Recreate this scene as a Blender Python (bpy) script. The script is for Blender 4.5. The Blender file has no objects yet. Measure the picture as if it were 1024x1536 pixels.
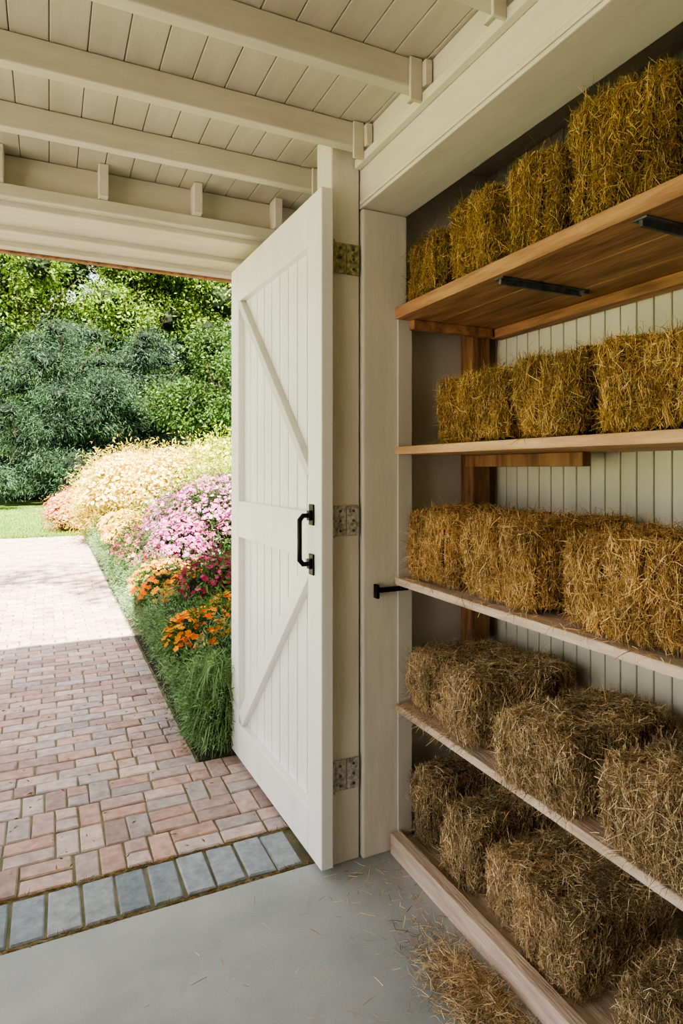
import bpy, bmesh, math, random
import numpy as np
from mathutils import Vector, noise, Matrix
random.seed(7); rng=np.random.default_rng(7)
S=bpy.context.scene
COL=S.collection

def lin(c):
    return tuple(((v/255)/12.92 if v/255<=0.04045 else ((v/255+0.055)/1.055)**2.4) for v in c)

# ---------------------------------------------------------------- materials
def nodes(name):
    m=bpy.data.materials.new(name); m.use_nodes=True
    nt=m.node_tree; b=nt.nodes['Principled BSDF']
    return m,nt,b
def mat(name,c1,c2,rough=0.6,scale=8,stretch=(1,1,1),bump=0.15,fine=60,metal=0,lo=.35,hi=.65,c3=None):
    m,nt,b=nodes(name); N=nt.nodes; L=nt.links
    tc=N.new('ShaderNodeTexCoord'); mp=N.new('ShaderNodeMapping'); mp.inputs['Scale'].default_value=stretch
    L.new(tc.outputs['Object'],mp.inputs['Vector'])
    n1=N.new('ShaderNodeTexNoise'); n1.inputs['Scale'].default_value=scale; n1.inputs['Detail'].default_value=6; n1.inputs['Roughness'].default_value=.6
    L.new(mp.outputs[0],n1.inputs['Vector'])
    r=N.new('ShaderNodeValToRGB'); r.color_ramp.elements[0].position=lo; r.color_ramp.elements[1].position=hi
    r.color_ramp.elements[0].color=(*lin(c1),1); r.color_ramp.elements[1].color=(*lin(c2),1)
    if c3:
        e=r.color_ramp.elements.new((lo+hi)/2); e.color=(*lin(c3),1)
    L.new(n1.outputs['Fac'],r.inputs[0]); L.new(r.outputs[0],b.inputs['Base Color'])
    b.inputs['Roughness'].default_value=rough; b.inputs['Metallic'].default_value=metal
    n2=N.new('ShaderNodeTexNoise'); n2.inputs['Scale'].default_value=fine; n2.inputs['Detail'].default_value=4
    L.new(mp.outputs[0],n2.inputs['Vector'])
    bp=N.new('ShaderNodeBump'); bp.inputs['Strength'].default_value=bump; bp.inputs['Distance'].default_value=.01
    L.new(n2.outputs['Fac'],bp.inputs['Height']); L.new(bp.outputs[0],b.inputs['Normal'])
    return m
def attr_mat(name,rough=.7,trans=0.0,nscale=0,bump=0.0,spec=.3):
    m,nt,b=nodes(name); N=nt.nodes; L=nt.links
    a=N.new('ShaderNodeAttribute'); a.attribute_name='Col'
    out=a.outputs['Color']
    if nscale:
        tc=N.new('ShaderNodeTexCoord'); n=N.new('ShaderNodeTexNoise'); n.inputs['Scale'].default_value=nscale; n.inputs['Detail'].default_value=8; n.inputs['Roughness'].default_value=.65
        L.new(tc.outputs['Object'],n.inputs['Vector'])
        mr=N.new('ShaderNodeMapRange'); mr.inputs[1].default_value=.25; mr.inputs[2].default_value=.75; mr.inputs[3].default_value=.65; mr.inputs[4].default_value=1.35
        L.new(n.outputs['Fac'],mr.inputs[0])
        mx=N.new('ShaderNodeVectorMath'); mx.operation='SCALE'
        L.new(out,mx.inputs[0]); L.new(mr.outputs[0],mx.inputs['Scale']); out=mx.outputs[0]
        if bump:
            bp=N.new('ShaderNodeBump'); bp.inputs['Strength'].default_value=bump; bp.inputs['Distance'].default_value=.008
            L.new(n.outputs['Fac'],bp.inputs['Height']); L.new(bp.outputs[0],b.inputs['Normal'])
    L.new(out,b.inputs['Base Color']); b.inputs['Roughness'].default_value=rough
    b.inputs['Specular IOR Level'].default_value=spec
    if trans:
        t=N.new('ShaderNodeBsdfTranslucent'); L.new(out,t.inputs['Color'])
        ms=N.new('ShaderNodeMixShader'); ms.inputs[0].default_value=trans
        o=N['Material Output']; L.new(b.outputs[0],ms.inputs[1]); L.new(t.outputs[0],ms.inputs[2]); L.new(ms.outputs[0],o.inputs['Surface'])
    return m

M_ceil=mat('cream_painted_planks',(190,182,165),(202,194,178),.65,3,(6,1,6),.05,30)
M_beam=mat('cream_painted_beam',(210,203,188),(220,213,199),.6,4,(5,1,5),.05,30)
M_raft=mat('cream_painted_rafter',(202,195,178),(214,207,191),.6,4,(1,5,5),.05,30)
M_post=mat('painted_post',(215,209,198),(226,221,211),.55,4,(6,6,.8),.07,30)
M_door=mat('white_door_paint',(234,235,232),(242,242,240),.45,3,(3,3,.5),.05,40)
M_brace=mat('door_brace_paint',(206,206,199),(218,218,212),.5,3,(3,3,.5),.05,40)
M_wall=mat('cream_beadboard',(204,206,184),(222,222,202),.6,2.5,(1,2,.5),.06,40)
M_endw=mat('white_panel',(202,197,188),(214,209,201),.6,2,(1,1,.6),.06,40)
M_conc=mat('concrete',(148,155,158),(178,183,185),.9,2.6,(1,1,1),.15,220,0,.3,.7,(163,169,172))
M_wood1=mat('warm_pine',(118,84,56),(196,152,110),.65,5,(6,.7,6),.3,25,0,.3,.7,(166,124,86))
M_wood2=mat('light_pine',(170,132,96),(216,182,142),.65,5,(6,.7,6),.3,25,0,.3,.7,(196,158,118))
M_wood3=mat('weathered_pine',(160,140,126),(226,208,194),.75,5,(6,.7,6),.4,25,0,.3,.7,(202,180,164))
M_woodv=mat('upright_pine',(108,78,50),(168,126,86),.65,5,(6,6,.7),.3,25)
M_black=mat('black_iron',(14,14,15),(26,26,28),.42,10,(1,1,1),.15,80,.6)
M_gun=mat('gunmetal_bracket',(60,64,66),(104,108,110),.4,30,(1,1,1),.15,80,.3)
M_galv=mat('galvanised_steel',(128,127,120),(206,204,198),.45,80,(1,1,1),.10,90,.1,.35,.6)
M_brass=mat('aged_brass',(96,98,66),(198,188,140),.45,70,(1,1,1),.10,90,.1,.35,.65)
M_dark=mat('dark_joint',(50,44,36),(76,66,50),.9,12)
M_sand=mat('mossy_sand',(96,92,74),(136,126,104),.95,9,(1,1,1),.4,80,0,.3,.7,(108,108,80))
M_grav=mat('bounce_gravel',(150,142,128),(196,186,170),.95,14,(1,1,1),.5,90)
M_lawn=mat('lawn_ground',(66,96,34),(128,156,66),.95,1.2,(1,1,1),.5,40)
M_soil=mat('garden_soil',(40,34,24),(60,52,36),.95,6)
M_bark=mat('bark',(60,48,38),(92,76,60),.9,6,(4,4,.6),.6,20)
M_roof=mat('roof_board',(120,112,100),(140,132,118),.8,6)
M_brick=attr_mat('clay_brick',.88,0,22,.6,.2)
M_straw=attr_mat('straw',.65,.15,0,0,.2)
M_leaf=attr_mat('foliage_leaf',.6,.3,0,0,.2)
M_petal=attr_mat('flower_leaf_petal',.6,.35,0,0,.2)

# ---------------------------------------------------------------- helpers
def link(o,parent=None):
    COL.objects.link(o)
    if parent: o.parent=parent
    return o
def boxes(name,lst,m,bevel=.003,parent=None,seg=2):
    v=[];f=[]
    for b in lst:
        x0,x1,y0,y1,z0,z1=b; k=len(v)
        v+=[(x0,y0,z0),(x1,y0,z0),(x1,y1,z0),(x0,y1,z0),(x0,y0,z1),(x1,y0,z1),(x1,y1,z1),(x0,y1,z1)]
        f+=[(k,k+3,k+2,k+1),(k+4,k+5,k+6,k+7),(k,k+1,k+5,k+4),(k+1,k+2,k+6,k+5),(k+2,k+3,k+7,k+6),(k+3,k,k+4,k+7)]
    me=bpy.data.meshes.new(name); me.from_pydata(v,[],f); me.materials.append(m)
    o=bpy.data.objects.new(name,me); link(o,parent)
    if bevel:
        md=o.modifiers.new('Bevel','BEVEL'); md.width=bevel; md.segments=seg; md.limit_method='ANGLE'
    return o
def prism_yz(name,pts,x0,x1,m,parent=None,bevel=.003):
    n=len(pts); v=[(x0,p[0],p[1]) for p in pts]+[(x1,p[0],p[1]) for p in pts]
    f=[tuple(range(n)),tuple(range(2*n-1,n-1,-1))]+[(i,(i+1)%n,n+(i+1)%n,n+i) for i in range(n)]
    me=bpy.data.meshes.new(name); me.from_pydata(v,[],f); me.materials.append(m)
    bm=bmesh.new(); bm.from_mesh(me); bmesh.ops.recalc_face_normals(bm,faces=bm.faces); bm.to_mesh(me); bm.free()
    o=bpy.data.objects.new(name,me); link(o,parent)
    md=o.modifiers.new('Bevel','BEVEL'); md.width=bevel; md.segments=2; md.limit_method='ANGLE'
    return o
def empty(name,loc=(0,0,0),rz=0):
    e=bpy.data.objects.new(name,None); e.location=loc; e.rotation_euler=(0,0,rz); e.empty_display_size=.1
    return link(e)
class MB:
    def __init__(s): s.v=[];s.f=[];s.c=[];s.n=0
    def add(s,v,f,c):
        s.v.append(np.asarray(v,float)); s.f+= (np.asarray(f)+s.n).tolist(); s.c.append(np.asarray(c,float)); s.n+=len(v)
    def obj(s,name,m,smooth=False,parent=None,xf=None):
        me=bpy.data.meshes.new(name); V=np.concatenate(s.v); C=np.concatenate(s.c)
        if xf is not None: V=xf(V)
        me.from_pydata(V.tolist(),[],s.f); me.materials.append(m)
        a=me.color_attributes.new('Col','FLOAT_COLOR','POINT')
        a.data.foreach_set('color',np.concatenate([C,np.ones((len(C),1))],1).astype(np.float32).ravel())
        if smooth: me.polygons.foreach_set('use_smooth',[True]*len(me.polygons))
        o=bpy.data.objects.new(name,me); return link(o,parent)
def unit(a): return a/np.maximum(np.linalg.norm(a,axis=1,keepdims=True),1e-9)
def leaves(mb,P,D,Ln,W,C,bend=.0):
    n=len(P); D=unit(D); R=unit(np.cross(D,rng.normal(size=(n,3))))
    Ln=np.broadcast_to(np.asarray(Ln,float).reshape(-1,1),(n,1)); W=np.broadcast_to(np.asarray(W,float).reshape(-1,1),(n,1))
    mid=P+D*Ln*.45
    V=np.stack([P,mid+R*W*.5,P+D*Ln+np.array([0,0,-1])*Ln*bend,mid-R*W*.5],1).reshape(-1,3)
    F=np.arange(4*n).reshape(n,4)
    mb.add(V,F,np.repeat(C,4,0))
def strands(mb,P,D,Ln,W,C,curl=.15,grav=0.0):
    n=len(P); D=unit(D); R=unit(np.cross(D,rng.normal(size=(n,3)))); Q=unit(rng.normal(size=(n,3)))
    Ln=np.asarray(Ln,float).reshape(-1,1)*np.ones((n,1)); W=np.asarray(W,float).reshape(-1,1)*np.ones((n,1))
    g=np.array([[0,0,-1.]])
    p0=P; p1=P+D*Ln*.5+Q*Ln*curl+g*Ln*grav*.25; p2=P+D*Ln+g*Ln*grav
    V=np.stack([p0-R*W/2,p0+R*W/2,p1-R*W/2,p1+R*W/2,p2-R*W*.25,p2+R*W*.25],1).reshape(-1,3)
    k=np.arange(n)[:,None]*6
    F=np.concatenate([k+np.array([0,1,3,2]),k+np.array([2,3,5,4])])
    mb.add(V,F,np.repeat(C,6,0))
def ico(sub):
    bm=bmesh.new(); bmesh.ops.create_icosphere(bm,subdivisions=sub,radius=1)
    v=np.array([p.co[:] for p in bm.verts]); f=[[q.index for q in t.verts] for t in bm.faces]; bm.free(); return v,f
IV,IF=ico(3)
def sph(n,zmin=-1):
    z=rng.uniform(zmin,1,n); a=rng.uniform(0,2*math.pi,n); r=np.sqrt(1-z*z)
    return np.stack([r*np.cos(a),r*np.sin(a),z],1)
def pick(cols,n,var=.25):
    c=np.array([lin(x) for x in cols]); i=rng.integers(0,len(c),n)
    return c[i]*(1+rng.uniform(-var,var,(n,1)))
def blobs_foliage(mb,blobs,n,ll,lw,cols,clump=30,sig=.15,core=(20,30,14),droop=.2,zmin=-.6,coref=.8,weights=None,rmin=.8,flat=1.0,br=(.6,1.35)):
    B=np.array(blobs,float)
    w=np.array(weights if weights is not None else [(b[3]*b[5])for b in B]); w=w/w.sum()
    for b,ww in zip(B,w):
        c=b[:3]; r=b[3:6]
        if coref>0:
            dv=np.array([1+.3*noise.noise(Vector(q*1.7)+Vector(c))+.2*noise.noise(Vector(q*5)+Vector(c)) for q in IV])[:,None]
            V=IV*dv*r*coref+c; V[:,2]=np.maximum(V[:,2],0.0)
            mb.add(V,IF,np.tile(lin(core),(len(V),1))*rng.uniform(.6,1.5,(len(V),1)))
        k=max(1,int(n*ww/clump)); s=sph(k,zmin); cc=c+s*r*rng.uniform(rmin,1.08,(k,1))
        bright=rng.uniform(br[0],br[1],(k,1))
        P=np.repeat(cc,clump,0)+rng.normal(size=(k*clump,3))*sig*np.array([1,1,flat])
        O=np.repeat(s,clump,0)
        P[:,2]=np.maximum(P[:,2],.01)
        D=O*.8+rng.normal(size=P.shape)*.7+np.array([0,0,-droop])
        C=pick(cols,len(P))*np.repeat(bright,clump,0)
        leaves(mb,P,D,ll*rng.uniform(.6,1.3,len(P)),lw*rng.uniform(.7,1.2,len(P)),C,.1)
def flowers(mb,blobs,n,size,cols,zmin=.0,up=.5,petals=5):
    B=np.array(blobs,float); i=rng.integers(0,len(B),n); s=sph(n,zmin)
    P=B[i,:3]+s*B[i,3:6]*rng.uniform(.98,1.18,(n,1)); Nn=unit(s*.7+np.array([0,0,up])+rng.normal(size=(n,3))*.3+np.array([0,-.2,0]))
    T=unit(np.cross(Nn,rng.normal(size=(n,3)))); Bt=np.cross(Nn,T); C=pick(cols,n,.15)
    sz=size*rng.uniform(.6,1.2,n)
    for k in range(petals):
        a=2*math.pi*k/petals
        d=T*math.cos(a)+Bt*math.sin(a); q=-T*math.sin(a)+Bt*math.cos(a)
        tip=P+(d+Nn*.25)*sz[:,None]; mid=P+(d*.6+Nn*.25)*sz[:,None]
        V=np.stack([P,mid+q*sz[:,None]*.38,tip,mid-q*sz[:,None]*.38],1).reshape(-1,3)
        mb.add(V,np.arange(4*n).reshape(n,4),np.repeat(C,4,0))

# ---------------------------------------------------------------- camera
YAW=math.radians(25.2)
cam=bpy.data.cameras.new('camera'); co=bpy.data.objects.new('camera',cam); link(co)
cam.sensor_fit='HORIZONTAL'; cam.sensor_width=24; cam.lens=930/1024*24; cam.shift_y=-65/1024
cam.clip_end=300; cam.clip_start=.02
co.location=(0,0,1.4); co.rotation_euler=(math.radians(90),0,-YAW); S.camera=co

# ---------------------------------------------------------------- shell
boxes('floor',[(-3.3,1.75,-4,2.03,-.12,0),(.9,1.75,2.03,2.12,-.12,0)],M_conc,0)
pl=[];x=-3.3
while x<1.74:
    pl.append((x,x+.098,-4,3.24,2.6,2.62)); x+=.1
pl.append((-3.35,1.78,-4.05,3.3,2.622,2.66))
boxes('ceiling',pl,M_ceil,.003)
boxes('roof',[(-3.45,1.9,-4.15,3.36,2.665,2.86)],M_roof,.01)
for k,y in enumerate([2.29,1.92,1.55,1.18,.81,.44,.07,-.3,-.67,-1.04,-1.41,-1.78]):
    e=boxes('ceiling_rafter',[(-3.3,1.0,y,y+.045,2.515,2.598)],M_raft,.004)
    boxes('end_block',[(.945,.985,y-.012,y-.001,2.47,2.597),(.985,1.008,y-.03,y+.08,2.515,2.59)],M_raft,.003,e)
boxes('ceiling_beam',[(1.012,1.2,-4,2.1,2.335,2.597),(.985,1.011,-4,1.985,2.47,2.5),(1.005,1.0115,-4,1.985,2.345,2.36)],M_beam,.005)
boxes('door_header',[(-3.3,1.2,2.68,2.80,2.40,2.598),(-3.3,.95,2.63,2.68,2.42,2.468),(-3.3,1.2,2.80,2.93,2.412,2.598),
  (-3.3,1.2,2.93,3.0,2.392,2.598),(-3.3,1.2,3.0,3.14,2.415,2.598),(-3.3,1.2,3.14,3.2,2.394,2.598)],M_raft,.004)
boxes('door_track_rail',[(-3.3,1.2,3.2,3.235,2.385,2.598)],M_woodv,.004)
boxes('header_block',[(.175,.21,2.60,2.68,2.469,2.598),(.545,.58,2.60,2.68,2.469,2.598),(.9,.935,2.60,2.68,2.469,2.598),(-.19,-.155,2.60,2.68,2.469,2.598)],M_beam,.003)
boxes('trim_1',[(.896,1.008,1.99,2.12,0,2.598)],M_post,.006)
boxes('support_post',[(1.014,1.2,1.975,2.1,0,2.334)],M_post,.007)
boxes('wall_end',[(1.2,1.75,2.05,2.12,0,2.598)],M_endw,.002)
boxes('wall_outer',[(.915,1.9,2.121,2.9,0,2.39)],M_post,.004)
bd=[];y=-4
while y<2.04:
    bd.append((1.63,1.65,y,min(y+.056,2.05),0,2.598)); y+=.06
bd.append((1.652,1.75,-4,2.05,0,2.598))
boxes('wall_right',bd,M_wall,.004)
boxes('light_block_wall_back',[(-3.3,1.75,-4.1,-4.0,0,2.598)],M_endw,.003)  # unseen wall added to block light from behind the camera
boxes('light_block_wall_left',[(-3.4,-3.3,-4.1,-1.3,0,2.598)],M_endw,.003)  # unseen part wall, added to narrow the light from the left
boxes('porch_post',[(-3.3,-3.16,1.74,1.88,0,2.5),(-3.3,-3.16,-1.25,-1.11,0,2.5)],M_post,.006)

# ---------------------------------------------------------------- door
D=empty('door_1',(.887,1.95,0),math.radians(1.6))
W=1.055; st=.115; Z0=.02; Z1=2.368
pk=[];y=st-.01; w=(W-2*st+.02)/9
for i in range(9): pk.append((-.014,-.002,y+i*w,y+(i+1)*w-.008,Z0+.05,Z1-.05))
pk.append((-.004,-.001,st-.02,W-st+.02,Z0+.05,Z1-.05))
boxes('door_planks',pk,M_door,.003,D)
fx=(-.046,0)
boxes('door_frame',[(*fx,0,st,Z0,Z1),(*fx,W-st,W,Z0,Z1),(*fx,st,W-st,Z1-.17,Z1),(*fx,st,W-st,1.075,1.245),(*fx,st,W-st,Z0,.185)],M_door,.004,D)
def brace(n,y0,z0,y1,z1,w,m):
    d=Vector((y1-y0,z1-z0)).normalized(); p=Vector((-d.y,d.x))*w/2
    prism_yz(n,[(y0-p.x,z0-p.y),(y1-p.x,z1-p.y),(y1+p.x,z1+p.y),(y0+p.x,z0+p.y)],-.044,-.008,m,D)
brace('brace_upper',st+.005,1.38,W-st-.005,2.19,.038,M_brace)
brace('brace_lower',st+.01,1.05,W-st-.02,.21,.07,M_door)
hp=[(-.048,.075,1.235),(-.082,.075,1.235),(-.095,.075,1.22),(-.095,.075,1.08),(-.082,.075,1.065),(-.048,.075,1.065)]
cu=bpy.data.curves.new('handle_bar','CURVE'); cu.dimensions='3D'; cu.bevel_depth=.009; cu.bevel_resolution=4
sp=cu.splines.new('POLY'); sp.points.add(len(hp)-1)
for i,p in enumerate(hp): sp.points[i].co=(*p,1)
cu.materials.append(M_black); link(bpy.data.objects.new('handle_bar',cu),D)
boxes('handle_plates',[(-.053,-.046,.055,.095,1.20,1.275),(-.053,-.046,.055,.095,1.025,1.10),(-.064,-.053,.062,.088,1.217,1.253),(-.064,-.053,.062,.088,1.047,1.083)],M_black,.004,D)
bpy.context.view_layer.update(); DI=D.matrix_world.inverted()
def cyl(bm,loc,r,h,axis='Z',seg=16):
    r_=bmesh.ops.create_cone(bm,cap_ends=True,segments=seg,radius1=r,radius2=r,depth=h)
    M=Matrix.Translation(loc)
    if axis=='Y': M=M@Matrix.Rotation(math.pi/2,4,'X')
    if axis=='X': M=M@Matrix.Rotation(math.pi/2,4,'Y')
    bmesh.ops.transform(bm,matrix=M,verts=r_['verts'])
for zc,m in [(2.145,M_brass),(1.215,M_galv),(.315,M_galv)]:
    o=boxes('hinge_plate',[(.904,.951,1.982,1.9895,zc-.054,zc+.054),(.955,1.003,1.982,1.9895,zc-.054,zc+.054)],m,.002,D); o.matrix_parent_inverse=DI
    bm=bmesh.new()
    for dz in (-.038,0,.038): cyl(bm,(.895,1.974,zc+dz),.008,.036)
    me=bpy.data.meshes.new('hinge_knuckle'); bm.to_mesh(me); bm.free(); me.materials.append(m)
    o=link(bpy.data.objects.new('hinge_knuckle',me),D); o.matrix_parent_inverse=DI
    bm=bmesh.new()
    for (sx,sz) in [(.928,.035),(.98,.035),(.928,-.035),(.98,-.035),(.928,0),(.98,0)]: cyl(bm,(sx,1.981,zc+sz),.005,.004,'Y',12)
    me=bpy.data.meshes.new('hinge_screws'); bm.to_mesh(me); bm.free(); me.materials.append(M_gun)
    o=link(bpy.data.objects.new('hinge_screws',me),D); o.matrix_parent_inverse=DI

# ---------------------------------------------------------------- shelves
SH=[(1.945,1.988,M_wood1),(1.452,1.48,M_wood2),(.977,1.003,M_wood3),(.517,.543,M_wood3)]
for z0,z1,m in SH:
    s=[(1.14,1.298,-.1,1.965,z0,z1),(1.303,1.462,-.1,1.965,z0,z1),(1.467,1.626,-.1,1.965,z0,z1)]
    o=boxes('wooden_shelf',s,m,.003)
    if z0>1.9: boxes('shelf_cleat',[(1.57,1.625,-.1,1.96,z0-.035,z0-.001),(1.2,1.56,1.93,1.962,z0-.035,z0-.001)],M_wood1,.003,o)
    elif z0>1.3: boxes('shelf_cleat',[(1.45,1.485,1.38,1.96,z0-.045,z0-.001)],M_woodv,.003,o)
boxes('shelf_base',[(1.12,1.165,-.1,1.965,0,.075),(1.168,1.626,-.1,1.965,0,.05)],M_wood3,.004)
boxes('shelf_upright',[(1.49,1.575,1.968,2.045,0,1.94),(1.49,1.575,-.18,-.105,0,1.94),(1.14,1.2,-.18,-.105,0,1.99)],M_woodv,.004)
boxes('shelf_side_board',[(1.155,1.215,1.967,1.9745,0,1.99)],M_endw,.002)
for yb in (1.395,.93):
    o=boxes('shelf_bracket',[(1.16,1.47,yb+.006,yb+.016,1.925,1.944),(1.155,1.48,yb-.008,yb+.03,1.9395,1.9445)],M_gun,.0015)
    boxes('bracket_tab',[(1.46,1.485,yb-.01,yb+.032,1.93,1.9445)],M_gun,.002,o)
boxes('iron_latch_bar',[(1.06,1.19,1.95,1.9655,.955,.972),(1.055,1.066,1.945,1.972,.935,.985)],M_black,.002)

# ---------------------------------------------------------------- hay bales
def bale(x0,x1,y0,y1,z0,h,cols,core,n,yaw=0,hang=0):
    mb=MB(); cx,cy=(x0+x1)/2,(y0+y1)/2; hx,hy,hz=(x1-x0)/2-.010,(y1-y0)/2-.010,h/2-.006
    c=np.array([cx,cy,z0+h/2])
    seed=rng.uniform(0,50)
    def bump(P,Nn):
        q=np.array([noise.noise(Vector((p[0]*7+seed,p[1]*7,p[2]*6)))*.022+noise.noise(Vector((p[0]*24,p[1]*24+seed,p[2]*10)))*.013 for p in P])
        q=q-0.012*(np.abs(np.sin((P[:,1]+seed)*24))<.2)
        return P+Nn*q[:,None]
    bm=bmesh.new(); bmesh.ops.create_cube(bm,size=2); bmesh.ops.subdivide_edges(bm,edges=bm.edges[:],cuts=13,use_grid_fill=True)
    V=np.array([v.co[:] for v in bm.verts]); F=[[q.index for q in f.verts] for f in bm.faces]; bm.free()
    dim=np.array([hx,hy,hz]); PW=7
    a=np.abs(V); L=np.power((a**PW).sum(1),1/PW)[:,None]; V=V/L
    Nn=unit(np.sign(V)*np.abs(V)**6/dim)
    P=bump(V*dim+c,Nn)-Nn*.004
    mb.add(P,F,np.tile(lin(core),(len(P),1))*rng.uniform(.5,1.3,(len(P),1)))
    area=np.array([hy*hz*1.5,hy*hz*.1,hx*hz*1.0,hx*hz*.25,hx*hy*1.2]); pr=area/area.sum()
    fi=rng.choice(5,n,p=pr); u=rng.uniform(-1,1,n); v=rng.uniform(-1,1,n)
    Q=np.zeros((n,3)); N0=np.zeros((n,3)); DD=rng.normal(size=(n,3))
    for k,(ax,sg) in enumerate([(0,-1),(0,1),(1,-1),(1,1),(2,1)]):
        m=fi==k; o=[i for i in range(3) if i!=ax]
        Q[m,ax]=sg; Q[m,o[0]]=u[m]; Q[m,o[1]]=v[m]; N0[m,ax]=sg
        if ax<2: DD[m,2]=DD[m,2]*2.2
        else: DD[m,0]*=1.3
        DD[m,ax]=rng.normal(size=m.sum())*.26+.08*sg
    a=np.abs(Q); L=np.power((a**PW).sum(1),1/PW)[:,None]; Q=Q/L
    NS=unit(np.sign(Q)*np.abs(Q)**6/dim)
    P=bump(Q*dim+c,NS)+NS*rng.uniform(-.004,.006,(n,1))
    ln=rng.gamma(2.4,.011,n)+.008; DD=unit(DD)
    P=P-DD*ln[:,None]*.5
    lump=np.array([1+.5*noise.noise(Vector((p[0]*7,p[1]*7+seed,p[2]*7))) for p in P])[:,None]
    C=pick(cols,n,.3)*np.clip(rng.normal(1,.35,(n,1)),.3,2.1)*lump
    strands(mb,P,DD,ln,rng.uniform(.0006,.0016,n),C,.12)
    k=n//18; ii=rng.integers(0,n,k); s=unit(N0[ii]*.7+rng.normal(size=(k,3))*.8)
    lo=np.abs(N0[ii,1])>.5; s[lo]*=1
    strands(mb,P[ii],s,np.where(lo,rng.uniform(.008,.02,k),rng.uniform(.015,.055,k)),rng.uniform(.0006,.0013,k),pick(cols,k,.3)*1.2,.3)
    if hang:
        yy=y0+rng.random(hang)*(y1-y0)
        PP=np.stack([np.full(hang,1.15)-rng.random(hang)*.012,yy,np.full(hang,z0+.004)+rng.random(hang)*.01],1)
        dd=np.stack([-np.ones(hang),rng.normal(size=hang)*1.2,rng.normal(size=hang)*.15],1)
        strands(mb,PP,dd,rng.uniform(.015,.06,hang),rng.uniform(.0007,.0016,hang),pick(cols,hang,.3)*1.1,.15,.55)
    cs,sn=math.cos(yaw),math.sin(yaw)
    def xf(V):
        V=V.copy(); dx=V[:,0]-cx; dy=V[:,1]-cy
        V[:,0]=cx+dx*cs-dy*sn; V[:,1]=cy+dx*sn+dy*cs
        V[:,0]=np.minimum(V[:,0],1.626); V[:,1]=np.minimum(V[:,1],1.9645)
        V[:,2]=np.where(V[:,0]>1.136,np.maximum(V[:,2],z0+.0015),V[:,2])
        return V
    return mb.obj('hay_bale',M_straw,xf=xf)
T1=[(166,138,76),(142,116,54),(192,162,98),(114,92,42),(212,184,122)]
T2=[(186,154,90),(158,128,66),(210,178,116),(128,102,52),(226,200,140)]
T3=[(210,172,114),(178,140,82),(230,196,142),(140,108,64),(242,216,166)]
T4=[(200,174,136),(168,142,104),(224,200,162),(126,106,76),(240,222,188)]
rows=[(1.989,T1,(60,48,20),[(1.70,1.955,.215,1.165,0),(1.43,1.68,.245,1.16,2),(1.175,1.41,.26,1.165,-2),(.86,1.15,.29,1.15,2),(.54,.84,.28,1.15,0),(.2,.53,.27,1.165,0)],0),
(1.481,T2,(70,54,24),[(1.69,1.91,.245,1.27,0),(1.39,1.66,.215,1.165,0),(1.10,1.375,.225,1.155,1),(.74,1.08,.22,1.155,-1),(.38,.73,.22,1.165,0)],10),
(1.004,T3,(80,60,34),[(1.645,1.955,.25,1.165,0),(1.25,1.615,.245,1.15,2),(.83,1.21,.235,1.15,-2),(.42,.80,.24,1.165,0)],35),
(.544,T4,(78,64,46),[(1.745,1.955,.2,1.165,0),(1.495,1.73,.215,1.14,-3),(1.12,1.42,.185,1.12,4),(.70,1.05,.205,1.12,-2),(.32,.65,.2,1.165,0)],70),
(.051,T4,(74,60,42),[(1.80,1.95,.275,1.19,0),(1.58,1.765,.235,1.18,3),(1.13,1.535,.20,1.185,-2),(.68,1.06,.18,1.18,2)],0)]
for z,cols,core,bl,hg in rows:
    for (a,b,h,xf_,yw) in bl:
        n=int(21000*(b-a)/.33)+3000 if b>.8 else 3500
        x1=(1.58 if z<1.9 else 1.5)
        bale(xf_,x1,a,b,z,h,cols,core,n,math.radians(yw),hg)
mb=MB(); n=3400
ra=rng.normal(size=(n,2)); rr=np.exp(-(ra**2).sum(1)/1.4)
P=np.stack([1.015+ra[:,0]*.048,1.33+ra[:,1]*.11,rng.random(n)*rr*.05+.003],1); P[:,0]=np.minimum(P[:,0],1.10)
Dd=rng.normal(size=(n,3)); Dd[:,2]=np.abs(Dd[:,2])*.25; Dd[:,0]-=.3
strands(mb,P,Dd,rng.uniform(.012,.06,n),rng.uniform(.0008,.0018,n),pick(T4,n,.3)*1.15,.15)
mb.obj('loose_straw_pile',M_straw)
mb=MB(); n=560
P=np.stack([rng.uniform(-.3,1.08,n),rng.uniform(.7,1.98,n),np.full(n,.003)],1)
k=430; P[:k,0]=1.11-np.abs(rng.normal(size=k))*.15; P[:k,1]=rng.uniform(.9,1.95,k)
Dd=rng.normal(size=(n,3)); Dd[:,2]=np.abs(Dd[:,2])*.05
strands(mb,P,Dd,rng.uniform(.008,.05,n),rng.uniform(.001,.0022,n),pick(T4,n,.25)*1.1,.04)
mb.obj('scattered_straw',M_straw)

# ---------------------------------------------------------------- brick paving
mb=MB()
def brick(x0,x1,y0,y1,c,zt=0.0):
    g=.0036; ch=.005; x0+=g;x1-=g;y0+=g;y1-=g; j=lambda:random.uniform(-.003,.003)
    z=zt+random.uniform(-.004,.002)
    lo=[(x0,y0),(x1,y0),(x1,y1),(x0,y1)]; lo=[(a+j(),b+j()) for a,b in lo]
    cx=(x0+x1)/2; cy=(y0+y1)/2
    up=[(a+(ch if a<cx else -ch),b+(ch if b<cy else -ch)) for a,b in lo]
    V=[(a,b,-.05) for a,b in lo]+[(a,b,z-ch) for a,b in lo]+[(a,b,z+random.uniform(-.001,.001)) for a,b in up]
    F=[(8,9,10,11)]+[(i,(i+1)%4,4+(i+1)%4,4+i) for i in range(4)]+[(4+i,4+(i+1)%4,8+(i+1)%4,8+i) for i in range(4)]
    mb.add(V,F,np.tile(c,(12,1)))
BC=[(184,162,154),(172,148,140),(192,172,162),(162,140,134),(178,164,160),(184,154,142),(168,158,156)]
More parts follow.
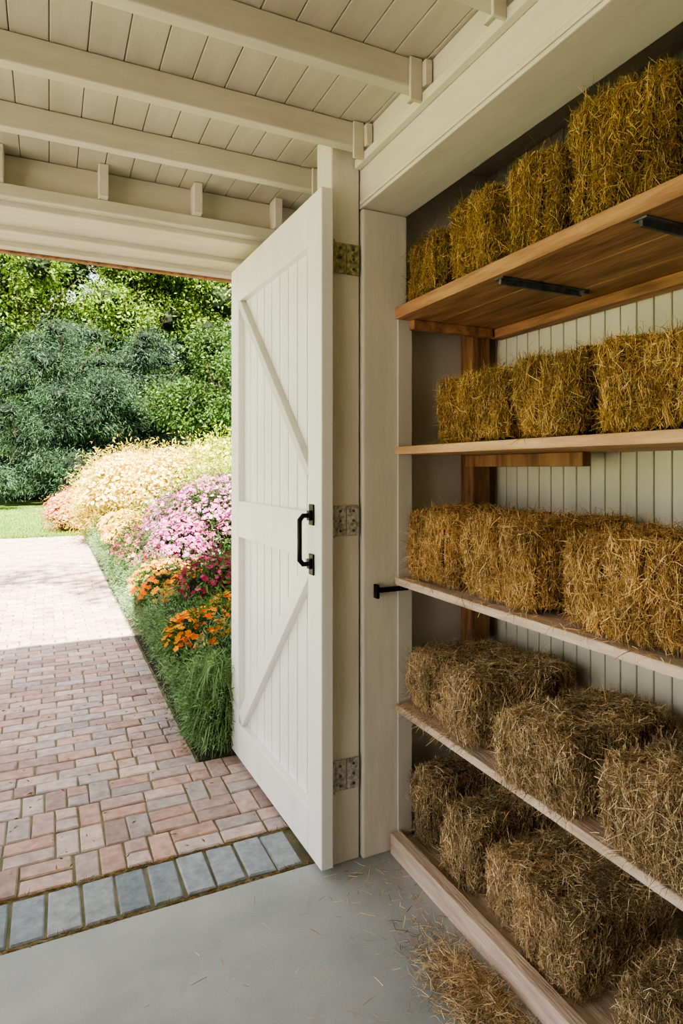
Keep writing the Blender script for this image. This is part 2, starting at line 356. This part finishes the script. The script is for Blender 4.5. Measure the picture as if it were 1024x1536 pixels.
def bc(): return np.array(lin(random.choice(BC)))*random.uniform(.85,1.12)
bx,by=.172,.094
y=2.286+.172*4; r=0
while y<14:
    x=-1.6+(.086 if r%2 else 0)+random.uniform(-.01,.01)
    while x<.6:
        x1=min(x+bx,.64)
        if .64-x1<.05: x1=.64
        if random.random()<.08 : brick(x,(x+x1)/2,y,y+by,bc()); brick((x+x1)/2,x1,y,y+by,bc())
        else: brick(x,x1,y,y+by,bc())
        x=x1
        if x>=.64: break
    y+=by; r+=1
y=2.286
for row in range(4):
    x=-2.4+random.uniform(0,.1)
    while x<.85:
        t=random.random(); h=bx/2
        if t<.5:
            brick(x,x+bx,y,y+h,bc()); brick(x,x+bx,y+h,y+2*h,bc())
        elif t<.72:
            brick(x,x+h,y,y+2*h,bc()); brick(x+h,x+bx,y,y+2*h,bc())
        else:
            brick(x,x+h,y,y+h,bc()); brick(x,x+h,y+h,y+2*h,bc()); brick(x+h,x+bx,y,y+2*h,bc())
        x+=bx
    y+=bx
path=mb.obj('brick_path',M_brick)
boxes('path_bed',[(-2.5,.91,2.03,2.98,-.06,-.008),(-1.7,.65,2.98,14.05,-.06,-.008)],M_sand,0,path)
mb=MB()
GC=[(136,146,154),(146,155,162),(128,138,146),(152,159,165)]
x=-2.4
while x<.8:
    brick(x,x+.102,2.055,2.272,np.array(lin(random.choice(GC)))*random.uniform(.92,1.08),.002); x+=.104
kb=mb.obj('threshold_brick_border',M_brick)
boxes('joint_strip',[(-2.5,.9,2.031,2.054,-.06,-.02)],M_dark,0,kb)
mb=MB(); n=1800
P=np.stack([rng.uniform(-.6,.86,n),np.where(rng.random(n)<.5,2.279,2.042)+rng.normal(size=n)*.006,np.full(n,-.006)],1)
Dd=rng.normal(size=(n,3)); Dd[:,1]*=.3; Dd[:,2]=np.abs(Dd[:,2])*.2
strands(mb,P,Dd,rng.uniform(.008,.03,n),.0018,pick([(150,120,70),(110,104,60),(160,130,84),(120,90,60)],n),.1)
n=300; P=np.stack([rng.uniform(-.8,.82,n),rng.uniform(2.3,4.5,n),np.full(n,.004)],1); P[:,0]=np.where(P[:,1]>3,np.minimum(P[:,0],.6),P[:,0]); Dd=rng.normal(size=(n,3)); Dd[:,2]=np.abs(Dd[:,2])*.1
leaves(mb,P,Dd,rng.uniform(.01,.03,n),.006,pick([(150,120,60),(120,80,50),(170,130,90)],n))
mb.obj('joint_debris',M_straw)

# ---------------------------------------------------------------- ground
boxes('ground',[(-60,60,14.05,110,-.3,-.012),(-60,-1.7,3.08,14.05,-.3,-.012)],M_lawn,0)
boxes('unseen_bounce_yard',[(-40,-2.5,-30,3.08,-.3,-.012),(-2.5,-2.42,2.03,3.08,-.3,-.012)],M_grav,0)  # unseen pale ground, added to bounce neutral light into the shed
boxes('garden_bed',[(.65,12,2.99,14.05,-.3,-.005)],M_soil,0)
mb=MB(); n=30000
yy=14.1+rng.random(n)**1.6*11; P=np.stack([rng.uniform(-.15,.12,n)*yy+rng.uniform(-1.5,1.5,n),yy,np.full(n,-.012)],1)
Dd=rng.normal(size=(n,3))*.5; Dd[:,2]=1
leaves(mb,P,Dd,rng.uniform(.05,.11,n),.012,pick([(118,150,66),(94,128,52),(146,172,88)],n,.25))
n=3000; yy=rng.uniform(3.1,14,n); P=np.stack([-1.72-rng.random(n)*.3,yy,np.full(n,-.012)],1); Dd=rng.normal(size=(n,3))*.5; Dd[:,2]=1
leaves(mb,P,Dd,rng.uniform(.04,.09,n),.01,pick([(118,150,66),(94,128,52)],n,.25))
mb.obj('lawn_grass',M_leaf)

mb=MB(); hb=[(.78,3.14,.2,.15,.15,.22),(.88,3.28,.27,.2,.2,.28)];wt=[.35,.3]; y=3.35
while y<14:
    hb.append((.90+random.uniform(-.02,.02),y,.24,.27,.3,.27+random.uniform(-.03,.03))); wt.append(1/y**1.0); y+=.33
for (b) in [(1.2,3.6,.2,.3,.4,.3),(1.2,4.4,.2,.35,.4,.25)]: hb.append(b); wt.append(.2)
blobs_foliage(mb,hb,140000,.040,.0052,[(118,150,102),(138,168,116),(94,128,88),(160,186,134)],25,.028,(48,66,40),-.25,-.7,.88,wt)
mb.obj('groundcover_hedge',M_leaf)
mb=MB(); n=1500
a=rng.uniform(0,2*math.pi,n); P=np.stack([.77+rng.normal(size=n)*.035,3.10+rng.normal(size=n)*.05,rng.uniform(.1,.46,n)],1)
Dd=np.stack([np.cos(a)*.5-.1,np.sin(a)*.5-.1,np.full(n,.6)],1)
strands(mb,P,Dd,rng.uniform(.12,.22,n),.0035,pick([(118,150,96),(96,128,80),(148,176,118)],n),.1,1.15)
mb.v[-1][:,2]=np.maximum(mb.v[-1][:,2],.003)
mb.obj('ornamental_grass',M_leaf)
G1=[(78,112,54),(98,134,66),(60,88,44)]
def bush(name,blobs,nl,ll,lw,gcols,nf,fs,fcols,core=(34,48,24),zmin=-.1,sig=.06,up=.5):
    mb=MB(); blobs_foliage(mb,blobs,nl,ll,lw,gcols,25,sig,core)
    if nf: flowers(mb,blobs,nf,fs,fcols,zmin,up)
    return mb.obj(name,M_petal)
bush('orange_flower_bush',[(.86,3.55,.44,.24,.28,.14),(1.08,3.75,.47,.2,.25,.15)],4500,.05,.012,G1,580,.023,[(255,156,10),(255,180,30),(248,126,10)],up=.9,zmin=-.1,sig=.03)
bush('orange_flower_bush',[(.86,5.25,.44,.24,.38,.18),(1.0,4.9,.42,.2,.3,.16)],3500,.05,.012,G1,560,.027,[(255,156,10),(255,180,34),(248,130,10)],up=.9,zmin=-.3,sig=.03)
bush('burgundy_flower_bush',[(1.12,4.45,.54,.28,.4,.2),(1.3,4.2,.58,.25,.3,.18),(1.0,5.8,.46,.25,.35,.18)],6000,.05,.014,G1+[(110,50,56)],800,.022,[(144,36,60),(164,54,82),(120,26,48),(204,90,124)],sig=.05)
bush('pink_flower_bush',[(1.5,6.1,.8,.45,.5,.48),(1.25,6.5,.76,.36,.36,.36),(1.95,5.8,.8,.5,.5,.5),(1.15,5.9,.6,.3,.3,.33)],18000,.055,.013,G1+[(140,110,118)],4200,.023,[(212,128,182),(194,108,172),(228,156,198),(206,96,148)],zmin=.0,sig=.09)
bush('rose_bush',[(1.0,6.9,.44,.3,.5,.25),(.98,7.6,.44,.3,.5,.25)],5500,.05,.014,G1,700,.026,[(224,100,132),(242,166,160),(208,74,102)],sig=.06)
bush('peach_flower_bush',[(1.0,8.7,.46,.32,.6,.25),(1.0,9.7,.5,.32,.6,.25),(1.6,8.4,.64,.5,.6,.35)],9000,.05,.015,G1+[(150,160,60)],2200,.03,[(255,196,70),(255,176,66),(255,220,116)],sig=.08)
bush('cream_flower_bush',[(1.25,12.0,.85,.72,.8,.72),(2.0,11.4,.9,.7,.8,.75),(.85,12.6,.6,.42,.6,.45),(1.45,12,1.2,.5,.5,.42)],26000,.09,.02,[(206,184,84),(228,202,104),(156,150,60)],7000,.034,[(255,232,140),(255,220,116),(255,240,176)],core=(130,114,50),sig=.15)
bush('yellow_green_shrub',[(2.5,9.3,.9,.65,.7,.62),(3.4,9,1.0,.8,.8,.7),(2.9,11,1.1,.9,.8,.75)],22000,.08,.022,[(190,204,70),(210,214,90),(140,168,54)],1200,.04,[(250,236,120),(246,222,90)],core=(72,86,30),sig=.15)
bush('dusty_pink_shrub',[(.42,14.9,.4,.45,.5,.45),(1.0,14.6,.5,.5,.5,.5)],9000,.07,.02,[(180,124,84),(200,140,104),(130,116,64)],1900,.035,[(236,158,124),(216,134,108),(244,184,136)],core=(84,60,38),sig=.1)
fill=[]
for i in range(34): fill.append((random.uniform(1.3,3.6),random.uniform(3.6,13.4),.15,.45,.45,.3+random.random()*.15))
bush('garden_bed_foliage',fill,26000,.08,.02,G1,500,.03,[(240,200,120),(220,140,160)],sig=.07)

# ---------------------------------------------------------------- trees
def tree(name,blobs,n,ll,lw,cols,core,clump,sig,droop,trunk,coref=.8,rmin=.8,flat=1,br=(.6,1.35)):
    mb=MB(); blobs_foliage(mb,blobs,n,ll,lw,cols,clump,sig,core,droop,-.9,coref,rmin=rmin,flat=flat,br=br)
    o=mb.obj(name,M_leaf)
    bm=bmesh.new()
    x,y,h,r=trunk
    q=bmesh.ops.create_cone(bm,cap_ends=True,segments=14,radius1=r,radius2=r*.4,depth=h); bmesh.ops.translate(bm,vec=(x,y,h/2-.05),verts=q['verts'])
    for i in range(7):
        q=bmesh.ops.create_cone(bm,cap_ends=True,segments=8,radius1=r*.35,radius2=r*.1,depth=h*.4)
        Mx=Matrix.Translation((x,y,h*random.uniform(.35,.9)))@Matrix.Rotation(random.uniform(0,6.28),4,'Z')@Matrix.Rotation(math.radians(random.uniform(35,65)),4,'Y')@Matrix.Translation((0,0,h*.2))
        bmesh.ops.transform(bm,matrix=Mx,verts=q['verts'])
    me=bpy.data.meshes.new('trunk'); bm.to_mesh(me); bm.free(); me.materials.append(M_bark); link(bpy.data.objects.new('trunk',me),o)
    return o
CON=[(50,74,54),(64,90,66),(38,58,44),(80,106,78)]
def conifer(x,y,R,H,n):
    b=[]
    for i in range(40):
        t=random.random()**1.2; rr=R*(1-t*.72)*random.uniform(.5,1.0); a=random.uniform(0,6.28)
        s=R*random.uniform(.2,.36)*(1-.4*t)
        b.append((x+rr*math.cos(a),y+rr*math.sin(a),.5+t*(H-1),s,s,s*.55))
    b.append((x,y,H*.42,R*.5,R*.5,H*.42))
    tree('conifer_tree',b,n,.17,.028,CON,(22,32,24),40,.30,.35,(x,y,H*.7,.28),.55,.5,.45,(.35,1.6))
conifer(.6,26,3.5,7.6,95000)
conifer(-3.4,27,3.4,8.2,30000)
conifer(4.0,28.5,3.0,7.6,50000)
LF=[(56,82,38),(70,98,46),(44,68,34),(90,118,54)]
LB=[(84,110,38),(106,134,48),(60,86,34),(134,158,60)]
def decid(x,y,R,z0,H,n,cols=LF,core=(26,38,18),ll=.15,nb=24,coref=.6):
    b=[]
    for i in range(nb):
        a=random.uniform(0,6.28); t=random.random(); rr=R*math.sqrt(random.random())*math.sin(math.pi*(.15+.75*t))
        s=R*random.uniform(.2,.36)
        b.append((x+rr*math.cos(a),y+rr*math.sin(a),z0+t*(H-z0),s,s,s*.8))
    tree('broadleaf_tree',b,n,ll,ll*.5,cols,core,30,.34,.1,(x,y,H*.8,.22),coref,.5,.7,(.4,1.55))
decid(5.8,23,2.6,.8,6.2,48000)
decid(9.6,25,3,1.0,8,14000)
decid(-1.5,35,4.6,5,14,38000,LB,ll=.22,nb=28,coref=.45)
decid(4.5,36,4.8,4,15,46000,LB,ll=.22,nb=34,coref=.5)
decid(7.2,38,4.8,4,15,30000,LF,ll=.26,nb=34,coref=.6)
decid(1.5,40,4.5,5,15.5,24000,LF,ll=.26,nb=26)
decid(11.5,34,4.5,3,14,16000,LB,ll=.24)
decid(-8.5,36,4.5,3,13,10000,ll=.28)
# unseen tree added beside the shed so its open crown dapples the path
b=[]
for (cx_,cy_,cz_) in [(-1.2,3.0,6.8),(-.2,3.4,6.4),(.2,4.6,6.6),(-2.4,3.8,7.2),(-3.6,3.4,7.0),(.9,5.6,6.7),(-4.6,2.6,6.6)]:
    b.append((cx_,cy_,cz_,.75,.75,.4))
mb=MB(); blobs_foliage(mb,b,1500,.2,.11,LF,20,.3,(26,38,18),.1,-1,0,rmin=.3)
o=mb.obj('added_dapple_tree',M_leaf)
bm=bmesh.new()
def limb(p,q,r0,r1):
    p=Vector(p);q=Vector(q);d=q-p
    g=bmesh.ops.create_cone(bm,cap_ends=True,segments=12,radius1=r0,radius2=r1,depth=d.length)
    bmesh.ops.transform(bm,matrix=Matrix.Translation((p+q)/2)@d.to_track_quat('Z','Y').to_matrix().to_4x4(),verts=g['verts'])
limb((-5.2,4.4,-.1),(-5.0,4.2,4.2),.22,.15)
limb((-5.0,4.2,4.1),(-2.4,3.6,6.7),.12,.06)
limb((-2.4,3.6,6.7),(.9,5.4,6.7),.05,.02)
limb((-2.5,3.6,6.65),(-.2,3.3,6.5),.04,.015)
limb((-5.0,4.2,4.1),(-4.6,2.7,6.5),.1,.04)
me=bpy.data.meshes.new('trunk'); bm.to_mesh(me); bm.free(); me.materials.append(M_bark); link(bpy.data.objects.new('trunk',me),o)
sb=[]
for i in range(22): sb.append((-9+i*1.05+random.uniform(-.3,.3),31+random.uniform(-1,1),.8,1.1,1,1.3))
mb=MB(); blobs_foliage(mb,sb,16000,.2,.08,[(50,70,38),(62,86,46),(40,58,32)],25,.25,(20,28,14)); mb.obj('understory_shrubs',M_leaf)
sb=[]
for i in range(30): sb.append((-26+i*2.1+random.uniform(-.3,.3),48+random.uniform(-2,2),4+random.random()*3,2.6,2,4.4+random.random()*3.5))
mb=MB(); blobs_foliage(mb,sb,60000,.4,.2,[(60,88,44),(74,104,50),(48,72,36)],25,.5,(24,36,18),coref=.8); mb.obj('background_woodland',M_leaf)

# ---------------------------------------------------------------- light
w=bpy.data.worlds.new('world'); S.world=w; w.use_nodes=True; nt=w.node_tree; bg=nt.nodes['Background']
sky=nt.nodes.new('ShaderNodeTexSky'); sky.sky_type='NISHITA'; sky.sun_disc=False; sky.sun_elevation=math.radians(52); sky.sun_rotation=math.radians(200)
sky.air_density=1.0; sky.dust_density=2.5
mx=nt.nodes.new('ShaderNodeMix'); mx.data_type='RGBA'; mx.inputs[0].default_value=.6
mx.inputs[7].default_value=(6.0,5.4,4.8,1)
nt.links.new(sky.outputs[0],mx.inputs[6]); nt.links.new(mx.outputs[2],bg.inputs['Color']); bg.inputs['Strength'].default_value=.42
sd=bpy.data.lights.new('sun','SUN'); sd.energy=26; sd.angle=math.radians(.8); sd.color=(1,.91,.76)
so=bpy.data.objects.new('sun',sd); link(so); so.location=(-10,-20,30)
so.rotation_euler=Vector((-.32,-.8,1.08)).to_track_quat('Z','Y').to_euler()
S.view_settings.view_transform='AgX'
S.view_settings.look='AgX - Medium High Contrast'
S.view_settings.exposure=0.6
